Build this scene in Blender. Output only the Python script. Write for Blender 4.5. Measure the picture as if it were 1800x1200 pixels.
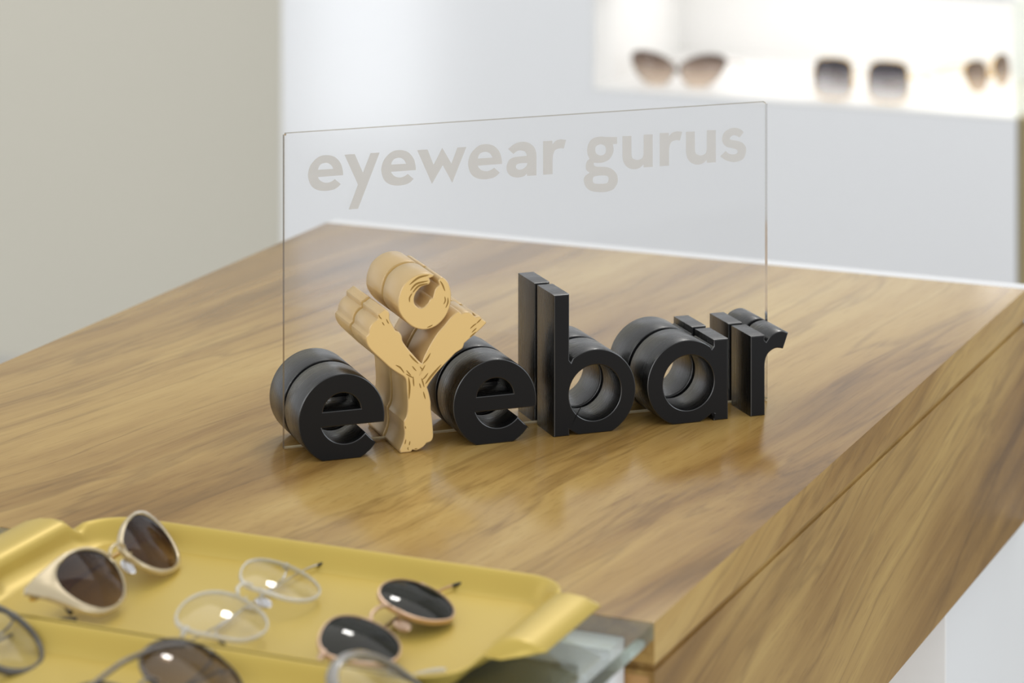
import bpy, bmesh, math, random
from mathutils import Vector, Matrix
random.seed(4)
scene = bpy.context.scene
for o in list(bpy.data.objects): bpy.data.objects.remove(o, do_unlink=True)
C = scene.collection
PI = math.pi
ZT = 0.90                      # height of the counter top
HC = 0.554                     # camera height above the counter top
TH = math.radians(-23.4)       # counter direction
SG = math.radians(20.11)       # sign direction

# ---------------------------------------------------------------- camera
cd = bpy.data.cameras.new('camera'); cam = bpy.data.objects.new('camera', cd); C.objects.link(cam)
cam.location = (0, 0, ZT + HC); cam.rotation_euler = (PI/2, 0, 0)
cd.sensor_width = 36; cd.lens = 106.6; cd.shift_y = -0.75; cd.clip_start = 0.05; cd.clip_end = 60
cd.dof.use_dof = True; cd.dof.focus_distance = 1.95; cd.dof.aperture_fstop = 7.2
scene.camera = cam
scene.view_settings.view_transform = 'Standard'; scene.view_settings.look = 'None'
scene.view_settings.gamma = 1; scene.view_settings.use_curve_mapping = False
scene.view_settings.exposure = 0.0

# ---------------------------------------------------------------- light
w = bpy.data.worlds.new('world'); scene.world = w; w.use_nodes = True
w.node_tree.nodes['Background'].inputs[0].default_value = (0.97, 0.985, 1.0, 1)
w.node_tree.nodes['Background'].inputs[1].default_value = 0.79

def area(name, loc, target, size, power, col=(1, 1, 1), sy=None, spread=PI):
    l = bpy.data.lights.new(name, 'AREA'); l.energy = power; l.color = col; l.size = size
    if sy: l.shape = 'RECTANGLE'; l.size_y = sy
    l.spread = spread
    o = bpy.data.objects.new(name, l); C.objects.link(o); o.location = loc
    o.rotation_euler = (Vector(target) - Vector(loc)).to_track_quat('-Z', 'Y').to_euler()
    return o
area('ceiling_light_panel', (0.5, 2.9, 2.75), (0.15, 1.95, ZT), 1.6, 11, (1.0, 0.97, 0.93))
area('ceiling_downlight', (0.38, 3.9, 2.75), (-0.1, 1.6, ZT), 0.17, 6, (1.0, 0.97, 0.92))
area('shop_window', (3.2, 0.6, 1.7), (0.0, 3.2, 1.1), 1.0, 20, (0.86, 0.93, 1.0), 1.8)
area('front_fill_light', (-0.6, -3.2, 1.5), (0.0, 3.0, 0.9), 3.0, 55, (0.97, 0.985, 1.0), 2.0)  # unseen fill light added behind the camera to brighten front faces
area('sheen_strip_light', (-2.62, 2.20, 1.25), (-0.2, 4.1, 1.1), 0.30, 12, (0.93, 0.96, 1.0), 2.4)  # unseen strip light added to lay a sheen band on the glossy cabinet
area('warm_wall_washer', (-2.3, 2.9, 2.8), (-1.8, 4.6, 1.4), 0.5, 6, (1.0, 0.93, 0.62))

# ---------------------------------------------------------------- frames
O_T = Vector((0.0752, 1.6015, ZT))          # front right corner of the wooden top
M_T = Matrix.Translation(O_T) @ Matrix.Rotation(TH, 4, 'Z')
O_S = Vector((-0.14376, 1.91555, ZT))       # lower left corner of the clear panel
M_S = Matrix.Translation(O_S) @ Matrix.Rotation(SG, 4, 'Z')

# ---------------------------------------------------------------- helpers
def link(name, me, mat=None, parent=None, smooth=None):
    o = bpy.data.objects.new(name, me); C.objects.link(o)
    if mat and not me.materials:
        me.materials.append(mat)
    if parent: o.parent = parent
    if smooth is not None:
        for p in me.polygons: p.use_smooth = True
        me.set_sharp_from_angle(angle=math.radians(smooth))
    return o
def thing(name, label, cat, M, group=None):
    o = bpy.data.objects.new(name, None); C.objects.link(o); o.matrix_world = M
    o.empty_display_size = 0.02
    o['label'] = label; o['category'] = cat
    if group: o['group'] = group
    return o
def bm_box(bm, x0, x1, y0, y1, z0, z1):
    v = [bm.verts.new(p) for p in ((x0,y0,z0),(x1,y0,z0),(x1,y1,z0),(x0,y1,z0),(x0,y0,z1),(x1,y0,z1),(x1,y1,z1),(x0,y1,z1))]
    for f in ((0,3,2,1),(4,5,6,7),(0,1,5,4),(1,2,6,5),(2,3,7,6),(3,0,4,7)):
        bm.faces.new([v[i] for i in f])
def box(name, dims, mat, parent=None, bev=0.0, smooth=35):
    bm = bmesh.new()
    for d in (dims if isinstance(dims[0], (tuple, list)) else [dims]): bm_box(bm, *d)
    if bev:
        bmesh.ops.bevel(bm, geom=bm.edges[:], offset=bev, segments=2, affect='EDGES', profile=0.7)
    me = bpy.data.meshes.new(name); bm.to_mesh(me); bm.free()
    return link(name, me, mat, parent, smooth)
def tube_mesh(name, pts, rad, n=10, flat=1.0, up=(0, 0, 1), closed=False):
    """sweep a round or flattened section along points; rad may be a list"""
    bm = bmesh.new(); rings = []; P = [Vector(p) for p in pts]; N = len(P); up = Vector(up)
    for i, p in enumerate(P):
        if closed: t = P[(i+1) % N] - P[i-1]
        else: t = P[min(i+1, N-1)] - P[max(i-1, 0)]
        t.normalize(); s = t.cross(up)
        if s.length < 1e-4: s = t.cross(Vector((0, 1, 0)))
        s.normalize(); q = s.cross(t).normalized()
        r = rad[i] if isinstance(rad, (list, tuple)) else rad
        rings.append([bm.verts.new(p + s*(r*flat*math.cos(2*PI*k/n)) + q*(r*math.sin(2*PI*k/n))) for k in range(n)])
    for i in range(N if closed else N-1):
        a, b = rings[i], rings[(i+1) % N]
        for k in range(n): bm.faces.new((a[k], a[(k+1) % n], b[(k+1) % n], b[k]))
    if not closed:
        bm.faces.new(rings[0]); bm.faces.new(rings[-1][::-1])
    bmesh.ops.recalc_face_normals(bm, faces=bm.faces)
    me = bpy.data.meshes.new(name); bm.to_mesh(me); bm.free(); return me
def catmull(pts, seg=6, closed=True):
    """points (x, y) or (x, y, 1): 1 marks a sharp corner"""
    n = len(pts); out = []
    for i in range(n if closed else n-1):
        p1, p2 = pts[i], pts[(i+1) % n]
        p0 = pts[i-1] if (closed or i > 0) else p1
        p3 = pts[(i+2) % n] if (closed or i+2 < n) else p2
        c1, c2 = len(p1) > 2, len(p2) > 2
        if c1: p0 = p1
        if c2: p3 = p2
        if c1 and c2: out.append((p1[0], p1[1])); continue
        for k in range(seg):
            t = k/seg; q = []
            for a in (0, 1):
                q.append(0.5*((2*p1[a]) + (-p0[a]+p2[a])*t + (2*p0[a]-5*p1[a]+4*p2[a]-p3[a])*t*t + (-p0[a]+3*p1[a]-3*p2[a]+p3[a])*t**3))
            out.append(tuple(q))
    if not closed: out.append(tuple(pts[-1][:2]))
    return out
def extrude(name, loops, y0, y1, mat, parent, bev=0.0007, scale=0.001, smooth=30):
    """closed outlines in the x-z plane (mm) extruded from y0 to y1"""
    cu = bpy.data.curves.new(name, 'CURVE'); cu.dimensions = '2D'; cu.fill_mode = 'BOTH'
    T = y1 - y0; cu.extrude = T/2 - bev; cu.bevel_depth = bev; cu.offset = -bev; cu.bevel_resolution = 1
    for lp in loops:
        s = cu.splines.new('POLY'); s.points.add(len(lp)-1); s.use_cyclic_u = True
        for p, q in zip(s.points, lp): p.co = (q[0]*scale, q[1]*scale, 0, 1)
    o = bpy.data.objects.new(name, cu); C.objects.link(o)
    dg = bpy.context.evaluated_depsgraph_get(); me = bpy.data.meshes.new_from_object(o.evaluated_get(dg))
    bpy.data.objects.remove(o); bpy.data.curves.remove(cu)
    yc = (y0+y1)/2
    for v in me.vertices: v.co = Vector((v.co.x, yc - v.co.z, v.co.y))
    me.materials.clear(); me.name = name
    return link(name, me, mat, parent, smooth)
def arc(cx, cy, r, a0, a1, n=48):
    return [(cx + r*math.cos(math.radians(a0+(a1-a0)*k/n)), cy + r*math.sin(math.radians(a0+(a1-a0)*k/n))) for k in range(n+1)]

# ---------------------------------------------------------------- materials
def mat(name, col=(0.8, 0.8, 0.8), rough=0.5, metal=0.0, spec=0.5, coat=0.0):
    m = bpy.data.materials.new(name); m.use_nodes = True; b = m.node_tree.nodes['Principled BSDF']
    b.inputs['Base Color'].default_value = (*col, 1); b.inputs['Roughness'].default_value = rough
    b.inputs['Metallic'].default_value = metal; b.inputs['Specular IOR Level'].default_value = spec
    b.inputs['Coat Weight'].default_value = coat
    return m
def nd(m, t, **k):
    n = m.node_tree.nodes.new(t)
    for a, b in k.items():
        if a in n.inputs: n.inputs[a].default_value = b
        else: setattr(n, a, b)
    return n
def noise_tint(m, base, amt=0.06, scale=6.0, coords='Object'):
    """a faint mottling of the paint itself"""
    L = m.node_tree.links; b = m.node_tree.nodes['Principled BSDF']
    tc = nd(m, 'ShaderNodeTexCoord'); n = nd(m, 'ShaderNodeTexNoise', Scale=scale, Detail=3.0)
    L.new(tc.outputs[coords], n.inputs['Vector'])
    r = nd(m, 'ShaderNodeValToRGB'); L.new(n.outputs['Fac'], r.inputs[0])
    r.color_ramp.elements[0].position = 0.3; r.color_ramp.elements[1].position = 0.7
    r.color_ramp.elements[0].color = (*[c*(1-amt) for c in base], 1); r.color_ramp.elements[1].color = (*base, 1)
    L.new(r.outputs[0], b.inputs['Base Color']); return m
def lin(r, g, b):
    f = lambda c: (c/255/12.92) if c/255 <= 0.04045 else ((c/255+0.055)/1.055)**2.4
    return (f(r), f(g), f(b))

def wood(name, swap=False, rot=-9.0, seed=0.0, light=1.0):
    """walnut-like veneer: long flowing figure along local y, fine pores"""
    m = mat(name, rough=0.3, spec=0.27); nt = m.node_tree; L = nt.links; b = nt.nodes['Principled BSDF']
    tc = nd(m, 'ShaderNodeTexCoord'); mp = nd(m, 'ShaderNodeMapping')
    L.new(tc.outputs['Object'], mp.inputs['Vector'])
    if swap: mp.inputs['Rotation'].default_value = (math.radians(rot), 0, 0)
    else: mp.inputs['Rotation'].default_value = (0, 0, math.radians(rot))
    mp.inputs['Location'].default_value = (seed, seed*0.37, seed*0.7)
    # slow warp
    w1 = nd(m, 'ShaderNodeTexNoise', Scale=1.6, Detail=1.5); L.new(mp.outputs[0], w1.inputs['Vector'])
    sub = nd(m, 'ShaderNodeVectorMath', operation='SUBTRACT'); L.new(w1.outputs['Color'], sub.inputs[0]); sub.inputs[1].default_value = (0.5, 0.5, 0.5)
    sc = nd(m, 'ShaderNodeVectorMath', operation='SCALE'); L.new(sub.outputs[0], sc.inputs[0]); sc.inputs['Scale'].default_value = 0.12
    ad = nd(m, 'ShaderNodeVectorMath', operation='ADD'); L.new(mp.outputs[0], ad.inputs[0]); L.new(sc.outputs[0], ad.inputs[1])
    def stretched(v, detail=3.0, rough=0.55, dist=0.0):
        s = nd(m, 'ShaderNodeVectorMath', operation='MULTIPLY'); L.new(ad.outputs[0], s.inputs[0]); s.inputs[1].default_value = v
        n = nd(m, 'ShaderNodeTexNoise', Scale=1.0, Detail=detail, Roughness=rough, Distortion=dist); L.new(s.outputs[0], n.inputs['Vector']); return n
    A = (10, 1.0, 10); B = (60, 2.4, 60); P = (520, 26, 520); D = (17, 1.2, 17); G = (5.0, 2.2, 5.0)
    nA = stretched(A, 3.0, 0.5, 0.0); nB = stretched(B, 4.0, 0.6, 0.0); nP = stretched(P, 2.0, 0.6); nD = stretched(D, 4.0, 0.6, 0.0); nG = stretched(G, 2.0, 0.5)
    mg = nd(m, 'ShaderNodeMath', operation='MULTIPLY_ADD'); L.new(nG.outputs['Fac'], mg.inputs[0]); mg.inputs[1].default_value = 0.28; mg.inputs[2].default_value = 0.0
    ml = nd(m, 'ShaderNodeMath', operation='MULTIPLY_ADD'); L.new(nA.outputs['Fac'], ml.inputs[0]); ml.inputs[1].default_value = 0.48; L.new(mg.outputs[0], ml.inputs[2])
    mx = nd(m, 'ShaderNodeMath', operation='MULTIPLY_ADD'); L.new(nB.outputs['Fac'], mx.inputs[0]); mx.inputs[1].default_value = 0.24; L.new(ml.outputs[0], mx.inputs[2])
    r = nd(m, 'ShaderNodeValToRGB'); L.new(mx.outputs[0], r.inputs[0]); cr = r.color_ramp
    cols = [(0.37, lin(118, 87, 44)), (0.44, lin(149, 114, 60)), (0.50, lin(170, 136, 77)), (0.56, lin(185, 152, 89)), (0.64, lin(199, 169, 106))]
    cr.elements[0].position = cols[0][0]; cr.elements[0].color = (*[c*light for c in cols[0][1]], 1)
    cr.elements[1].position = cols[-1][0]; cr.elements[1].color = (*[c*light for c in cols[-1][1]], 1)
    for p, c in cols[1:-1]:
        e = cr.elements.new(p); e.color = (*[x*light for x in c], 1)
    # dark mineral streaks
    r2 = nd(m, 'ShaderNodeValToRGB'); L.new(nD.outputs['Fac'], r2.inputs[0])
    r2.color_ramp.elements[0].position = 0.485; r2.color_ramp.elements[0].color = (0, 0, 0, 1)
    r2.color_ramp.elements[1].position = 0.505; r2.color_ramp.elements[1].color = (1, 1, 1, 1)
    e = r2.color_ramp.elements.new(0.535); e.color = (0, 0, 0, 1)
    mm = nd(m, 'ShaderNodeMix', data_type='RGBA', blend_type='MULTIPLY'); L.new(r.outputs[0], mm.inputs[6]); mm.inputs[7].default_value = (0.70, 0.67, 0.65, 1)
    k = nd(m, 'ShaderNodeMath', operation='MULTIPLY'); L.new(r2.outputs[0], k.inputs[0]); k.inputs[1].default_value = 0.75; L.new(k.outputs[0], mm.inputs[0])
    # pores
    r3 = nd(m, 'ShaderNodeValToRGB'); L.new(nP.outputs['Fac'], r3.inputs[0])
    r3.color_ramp.elements[0].position = 0.32; r3.color_ramp.elements[0].color = (0.74, 0.70, 0.66, 1)
    r3.color_ramp.elements[1].position = 0.46; r3.color_ramp.elements[1].color = (1, 1, 1, 1)
    m2 = nd(m, 'ShaderNodeMix', data_type='RGBA', blend_type='MULTIPLY'); m2.inputs[0].default_value = 0.55
    L.new(mm.outputs[2], m2.inputs[6]); L.new(r3.outputs[0], m2.inputs[7]); L.new(m2.outputs[2], b.inputs['Base Color'])
    b.inputs['Roughness'].default_value = 0.42 if swap else 0.17
    bp = nd(m, 'ShaderNodeBump', Strength=0.06, Distance=0.0005); L.new(nP.outputs['Fac'], bp.inputs['Height']); L.new(bp.outputs[0], b.inputs['Normal'])
    return m

def clear_sheet(name, tint=(1, 1, 1), refl=1.0, rough=0.0, ior=1.49):
    """thin clear sheet: transparent with a Fresnel reflection"""
    m = bpy.data.materials.new(name); m.use_nodes = True; nt = m.node_tree; L = nt.links; nt.nodes.clear()
    out = nd(m, 'ShaderNodeOutputMaterial'); t = nd(m, 'ShaderNodeBsdfTransparent'); t.inputs[0].default_value = (*tint, 1)
    g = nd(m, 'ShaderNodeBsdfGlossy'); g.inputs['Roughness'].default_value = rough
    f = nd(m, 'ShaderNodeFresnel'); f.inputs['IOR'].default_value = ior
    k = nd(m, 'ShaderNodeMath', operation='MULTIPLY'); k.inputs[1].default_value = refl
    ge = nd(m, 'ShaderNodeNewGeometry'); f2 = nd(m, 'ShaderNodeFresnel'); f2.inputs['IOR'].default_value = 1/ior   # leaving the sheet: same angle-dependent share as entering it
    fm = nd(m, 'ShaderNodeMix', data_type='FLOAT'); L.new(ge.outputs['Backfacing'], fm.inputs[0]); L.new(f.outputs[0], fm.inputs[2]); L.new(f2.outputs[0], fm.inputs[3]); L.new(fm.outputs[0], k.inputs[0])
    x = nd(m, 'ShaderNodeMixShader'); L.new(k.outputs[0], x.inputs[0]); L.new(t.outputs[0], x.inputs[1]); L.new(g.outputs[0], x.inputs[2]); L.new(x.outputs[0], out.inputs[0])
    return m
def tint_lens(name, top, bottom, y0=-0.02, y1=0.02, refl=1.3, murk=0.0, murkcol=(0.02, 0.02, 0.02)):
    """sun lens: tint fades from top to bottom of the lens (local y)"""
    m = clear_sheet(name, (1, 1, 1), refl, 0.0, 1.55); L = m.node_tree.links; N = m.node_tree.nodes
    t = [n for n in N if n.type == 'BSDF_TRANSPARENT'][0]; mixn = [n for n in N if n.type == 'MIX_SHADER'][0]
    tc = nd(m, 'ShaderNodeTexCoord'); sp = nd(m, 'ShaderNodeSeparateXYZ'); L.new(tc.outputs['Object'], sp.inputs[0])
    mr = nd(m, 'ShaderNodeMapRange'); L.new(sp.outputs[1], mr.inputs[0]); mr.inputs[1].default_value = y0; mr.inputs[2].default_value = y1
    c = nd(m, 'ShaderNodeMix', data_type='RGBA'); L.new(mr.outputs[0], c.inputs[0]); c.inputs[6].default_value = (*bottom, 1); c.inputs[7].default_value = (*top, 1)
    L.new(c.outputs[2], t.inputs[0])
    if murk:
        d = nd(m, 'ShaderNodeBsdfDiffuse'); d.inputs[0].default_value = (*murkcol, 1)
        x = nd(m, 'ShaderNodeMixShader'); x.inputs[0].default_value = murk; L.new(t.outputs[0], x.inputs[1]); L.new(d.outputs[0], x.inputs[2]); L.new(x.outputs[0], mixn.inputs[1])
    return m

W_TOP = wood('walnut_veneer_top', rot=8.5)
W_SIDE = wood('walnut_veneer_side', swap=True, rot=-11, seed=1.7, light=0.92)
W_EDGE = wood('walnut_veneer_edge', swap=True, rot=-11, seed=3.1)
W_IN = mat('warm_wood_inside', lin(196, 150, 92), 0.5)
WHITE = noise_tint(mat('white_lacquer', (0.78, 0.79, 0.80), 0.35, spec=0.4), (0.78, 0.79, 0.80), 0.015, 1.5)
WHITE_G = noise_tint(mat('white_glossy_front', (0.77, 0.78, 0.80), 0.13, spec=0.7), (0.77, 0.78, 0.80), 0.015, 1.5)
CREAM = mat('cream_lacquer', (0.83, 0.825, 0.81), 0.4)
WALL = noise_tint(mat('wall_paint', lin(222, 218, 205), 0.7), lin(222, 218, 205), 0.03, 0.8)
OLIVE = noise_tint(mat('olive_wood_panel', lin(150, 136, 98), 0.5), lin(150, 136, 98), 0.15, 5)
FLOORM = noise_tint(mat('pale_stone_floor', lin(205, 204, 202), 0.4), lin(205, 204, 202), 0.06, 4)
BLACKF = mat('satin_black_face', (0.004, 0.0042, 0.005), 0.5, spec=0.28)
def machined_black():
    """black board with saw marks running round the edge of each layer"""
    m = mat('machined_black_edge', (0.007, 0.007, 0.0068), 0.30, spec=0.8); L = m.node_tree.links; b = m.node_tree.nodes['Principled BSDF']
    tc = nd(m, 'ShaderNodeTexCoord'); s = nd(m, 'ShaderNodeVectorMath', operation='MULTIPLY'); L.new(tc.outputs['Object'], s.inputs[0]); s.inputs[1].default_value = (7, 1000, 7)
    n = nd(m, 'ShaderNodeTexNoise', Scale=1.0, Detail=3.0, Roughness=0.6, Distortion=0.4); L.new(s.outputs[0], n.inputs['Vector'])
    bp = nd(m, 'ShaderNodeBump', Strength=0.045, Distance=0.0005); L.new(n.outputs['Fac'], bp.inputs['Height']); L.new(bp.outputs[0], b.inputs['Normal'])
    r = nd(m, 'ShaderNodeMapRange'); L.new(n.outputs['Fac'], r.inputs[0]); r.inputs[1].default_value = 0.3; r.inputs[2].default_value = 0.7; r.inputs[3].default_value = 0.22; r.inputs[4].default_value = 0.36
    L.new(r.outputs[0], b.inputs['Roughness']); return m
BLACKS = machined_black()
GOLD_P = mat('gold_paint_face', lin(230, 197, 132), 0.5, metal=0.0, spec=0.35)
GOLD_S = mat('gold_paint_side', lin(208, 177, 124), 0.30, metal=0.12, spec=0.5)
GROOVE = mat('dark_gold_groove', lin(150, 116, 50), 0.6)
SEAM = mat('mustard_seam', lin(160, 132, 38), 0.5)
ACRYL = clear_sheet('clear_acrylic', (0.985, 0.985, 0.985), 1.0, 0.0, 1.49)
def solid_glass(name, col, rough=0.03, ior=1.49, emit=None):
    m = mat(name, col, rough); b = m.node_tree.nodes['Principled BSDF']
    b.inputs['Transmission Weight'].default_value = 1.0; b.inputs['IOR'].default_value = ior; return m
ACRYL_E = solid_glass('acrylic_cut_edge', (0.66, 0.62, 0.55), 0.10)
GLASS = clear_sheet('clear_shelf_glass', (0.94, 0.97, 0.955), 1.0, 0.0, 1.5)
GLASS_E = solid_glass('green_glass_edge', (0.62, 0.82, 0.74), 0.15, 1.5)
FROST = clear_sheet('frosted_print', (0.90, 0.90, 0.89), 0.2, 0.5)
def frost():
    m = bpy.data.materials.new('frosted_grey_print'); m.use_nodes = True; nt = m.node_tree; nt.nodes.clear(); L = nt.links
    out = nd(m, 'ShaderNodeOutputMaterial'); t = nd(m, 'ShaderNodeBsdfTransparent'); d = nd(m, 'ShaderNodeBsdfDiffuse'); d.inputs[0].default_value = (*lin(226, 225, 223), 1)
    tl = nd(m, 'ShaderNodeBsdfTranslucent'); tl.inputs[0].default_value = (*lin(226, 225, 223), 1)
    a = nd(m, 'ShaderNodeMixShader'); a.inputs[0].default_value = 0.45; L.new(d.outputs[0], a.inputs[1]); L.new(tl.outputs[0], a.inputs[2])
    x = nd(m, 'ShaderNodeMixShader'); x.inputs[0].default_value = 0.78; L.new(t.outputs[0], x.inputs[1]); L.new(a.outputs[0], x.inputs[2]); L.new(x.outputs[0], out.inputs[0]); return m
FROST = frost()
TRAY = noise_tint(mat('yellow_gold_tray', lin(208, 181, 88), 0.38, metal=0.28, spec=0.45), lin(208, 181, 88), 0.03, 12)
GREY_IN = mat('grey_drawer_insert', lin(120, 120, 108), 0.35, metal=0.4)

# ---------------------------------------------------------------- setting
def slab(name, dims, m, M=Matrix()):
    o = box(name, dims, m); o.matrix_world = M; o['kind'] = 'structure'; return o
slab('floor', (-5, 5, -1.5, 7, -0.05, 0.0), FLOORM)
M_B = Matrix.Translation((O_T.x, O_T.y, 0)) @ Matrix.Rotation(TH, 4, 'Z')
slab('wall_back', (-5.0, 2.6, 3.30, 3.38, 0.0, 3.0), WALL, M_B)

# ---------------------------------------------------------------- counter
def M_at(x, y, z): return M_T @ Matrix.Translation((x, y, z))
ct = thing('display_counter', 'long walnut veneered display counter with a white base and glass-topped front end', 'counter', M_at(0, 0, -ZT))
def cb(name, dims, m, parent=ct, bev=0.0, **k):
    d = [dims] if not isinstance(dims[0], (tuple, list)) else dims
    return box(name, [(a, b, c, e, f+ZT, g+ZT) for a, b, c, e, f, g in d], m, parent, bev, **k)
top = cb('wooden_top', (-0.6065, 0.0, 0.0, 0.8129, -0.0223, 0.0), W_TOP, bev=0.0006)
top.data.materials.append(W_EDGE)
for p in top.data.polygons:
    if p.normal.x > 0.7: p.material_index = 1
body = cb('drawer_body', [(-0.6065, 0.0, 0.006, 0.8129, -0.1785, -0.0262), (-0.605, -0.0016, 0.003, 0.81, -0.0262, -0.0223)], W_SIDE, bev=0.0)
fr = cb('front_frame', [(-0.6065, 0.0, 0.0, 0.006, -0.0292, -0.0262), (-0.6065, 0.0, 0.0, 0.006, -0.1785, -0.1755),
                        (-0.003, 0.0, 0.0, 0.006, -0.1755, -0.0292), (-0.6065, -0.6035, 0.0, 0.006, -0.1755, -0.0292)], W_SIDE)
fr['label'] = 'thin wooden rim around the recessed front of the counter body'
cb('recessed_front', (-0.6034, -0.0031, 0.0035, 0.0058, -0.1754, -0.0293), W_IN)
bs = cb('white_base', [(-0.59, -0.012, 0.624, 1.45, -ZT, -0.1787), (-0.6065, 0.03, 0.8135, 0.8305, -0.1785, -0.0004)], WHITE, bev=0.0008)
cb('base_lit_front', (-0.59, -0.012, 0.621, 0.6239, -ZT, -0.1787), mat('lit_front_tone', (0.90, 0.885, 0.86), 0.45), bev=0.0004)['label'] = 'front face of the white base, coloured lighter to look lit'  # same white base; the brighter light on its front is put into the colour
bs['label'] = 'white base block and white upright edge behind the wooden top'
# glass-topped front end
gl = cb('glass_shelf', (-0.6065, 0.0, -0.46, -0.0008, -0.0085, -0.0002), GLASS, bev=0.0)
gl.data.materials.append(GLASS_E)
for p in gl.data.polygons:
    if p.normal.x > 0.5 or p.normal.y < -0.5: p.material_index = 1
cb('white_display_box', (-0.58, -0.0165, -0.022, -0.0012, -0.62, -0.0095), WHITE, bev=0.0008)
cb('white_tray_base', (-0.58, -0.010, -0.44, -0.023, -0.075, -0.060), WHITE, bev=0.0008)
cb('grey_insert', (-0.56, -0.034, -0.42, -0.0235, -0.060, -0.020), GREY_IN, bev=0.001)
cb('front_leg_panel', (-0.55, -0.06, -0.42, -0.30, -ZT, -0.075), WHITE)

# ---------------------------------------------------------------- sign
sg = thing('logo_sign', 'freestanding sign of thick black and gold letters reading eyebar clamped on a clear acrylic panel', 'sign', M_S)
YF, YP, YB = -0.0315, 0.004, 0.0355
PW, PH = 335.3, 200.0
def panel():
    bm = bmesh.new(); bm_box(bm, 0, PW/1000, 0, YP, 0.0006, PH/1000)
    top_c = [e for e in bm.edges if abs(e.verts[0].co.x-e.verts[1].co.x) < 1e-6 and abs(e.verts[0].co.z-e.verts[1].co.z) < 1e-6 and e.verts[0].co.z > 0.1]
    bmesh.ops.bevel(bm, geom=top_c, offset=0.0012, segments=3, affect='EDGES')
    low = [e for e in bm.edges if abs(e.verts[0].co.z-e.verts[1].co.z) < 1e-6 and e.verts[0].co.z < 0.01 and abs(e.verts[0].co.y-e.verts[1].co.y) < 1e-6]
    bmesh.ops.bevel(bm, geom=low, offset=0.0009, segments=1, affect='EDGES')
    me = bpy.data.meshes.new('acrylic_panel'); bm.to_mesh(me); bm.free()
    me.materials.append(ACRYL); me.materials.append(ACRYL_E); me.materials.append(clear_sheet('acrylic_side_edge', (0.42, 0.37, 0.31), 1.0, 0.1, 1.49)); me.materials.append(clear_sheet('acrylic_top_edge', (0.60, 0.55, 0.47), 0.5, 0.1, 1.49)); me.materials.append(mat('lower_edge_glint', lin(214, 200, 165), 0.25))  # last material paints the bright reflected line along the lower edge
    for p in me.polygons: p.material_index = 0 if (abs(p.normal.y) > 0.9 or p.normal.z < -0.9) else (2 if p.normal.x < -0.9 else (4 if -0.9 < p.normal.z < -0.3 else (3 if p.normal.z > 0.9 else 1)))
    return link('acrylic_panel', me, None, sg)
pan = panel(); pan['label'] = 'clear rectangular acrylic sheet'
def halves(name, loops, m_face, m_side, label, seam=None):
    f = extrude(name, loops, YF, -0.0003, m_face, sg); f['label'] = label
    b = extrude('back_half', loops, YP+0.0003, YB, m_face, f)
    for o in (f, b):
        o.data.materials.append(m_side)
        for p in o.data.polygons:
            if abs(p.normal.y) < 0.97: p.material_index = 1
    return f
def g_e(dx):
    o = [(56.2, 21.0)] + arc(28.2, 25.5, 28.3, -9.2, 244, 72)
    a = math.degrees(math.asin(25.5/28.3))
    o = arc(28.2, 25.5, 28.3, -9.2, 180+a, 80)
    o += arc(28.2, 25.5, 28.3, 360-a, 360-38, 14)
    o += [(51.8, 7.3)]
    o += [(43.8, 15.5)] + arc(31.1, 26.6, 16.7, -41, -160, 30) + [(15.7, 21.0)]
    h = [(16.1, 30.9)] + [(40.7, 30.9)] + arc(28.4, 29.2, 12.4, 10, 170, 32)
    return [[(x+dx, z) for x, z in o], [(x+dx, z) for x, z in h]]
halves('letter_e', g_e(0), BLACKF, BLACKS, 'thick black letter e at the left end of the sign')
halves('letter_e', g_e(101.8), BLACKF, BLACKS, 'thick black letter e right of the gold letter Y')
bc = (198.7, 25.9); R1 = 28.3; a0 = math.degrees(math.asin(25.9/28.3))
lb = [(170.2, 0), (170.2, 91), (180.9, 91), (180.9, 48.6), (182.0, 47.2)] + arc(*bc, R1, 122, -a0, 60) + arc(*bc, R1, 180+a0, 180+45.5, 8) + [(181.6, 5.2), (180.9, 4.6), (180.9, 0)]
lb = [(170.2, 0), (170.2, 91), (180.9, 91), (180.9, 48.6), (182.0, 47.2)] + arc(*bc, R1, 123, -a0, 60) + arc(*bc, R1, -180+a0, -180+50, 8) + [(181.3, 5.6), (180.9, 5.0), (180.9, 0)]
halves('letter_b', [lb, arc(198.6, 26.1, 17.9, 0, 352.5, 47)], BLACKF, BLACKS, 'thick black letter b with a tall stem')
ac = (262.9, 26.4); R2 = 28.0; a1 = math.degrees(math.asin(26.4/28.0))
la = [(292.4, 0), (292.4, 52.9), (282.0, 52.9), (282.0, 48.6), (280.8, 47.2)] + arc(*ac, R2, 52, 180+a1, 64) + arc(*ac, R2, 360-a1, 360-48, 8) + [(281.6, 5.6), (282.0, 5.2), (282.0, 0)]
halves('letter_a', [la, arc(264.2, 26.4, 17.9, 0, 352.5, 47)], BLACKF, BLACKS, 'thick black letter a with a round bowl')
lr = catmull([(308.5, 0, 1), (308.5, 52.8, 1), (318.7, 52.8, 1), (318.7, 49.6, 1), (319.8, 48.4, 1), (323.0, 52.1), (327.5, 54.1), (332.1, 54.4), (335.9, 52.9, 1), (332.1, 42.6, 1), (327.5, 43.4), (323.7, 42.2), (320.7, 39.6), (319.2, 35.6), (318.9, 32, 1), (318.9, 0, 1)], 6)
halves('letter_r', [lr], BLACKF, BLACKS, 'thick black letter r at the right end of the sign')
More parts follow.
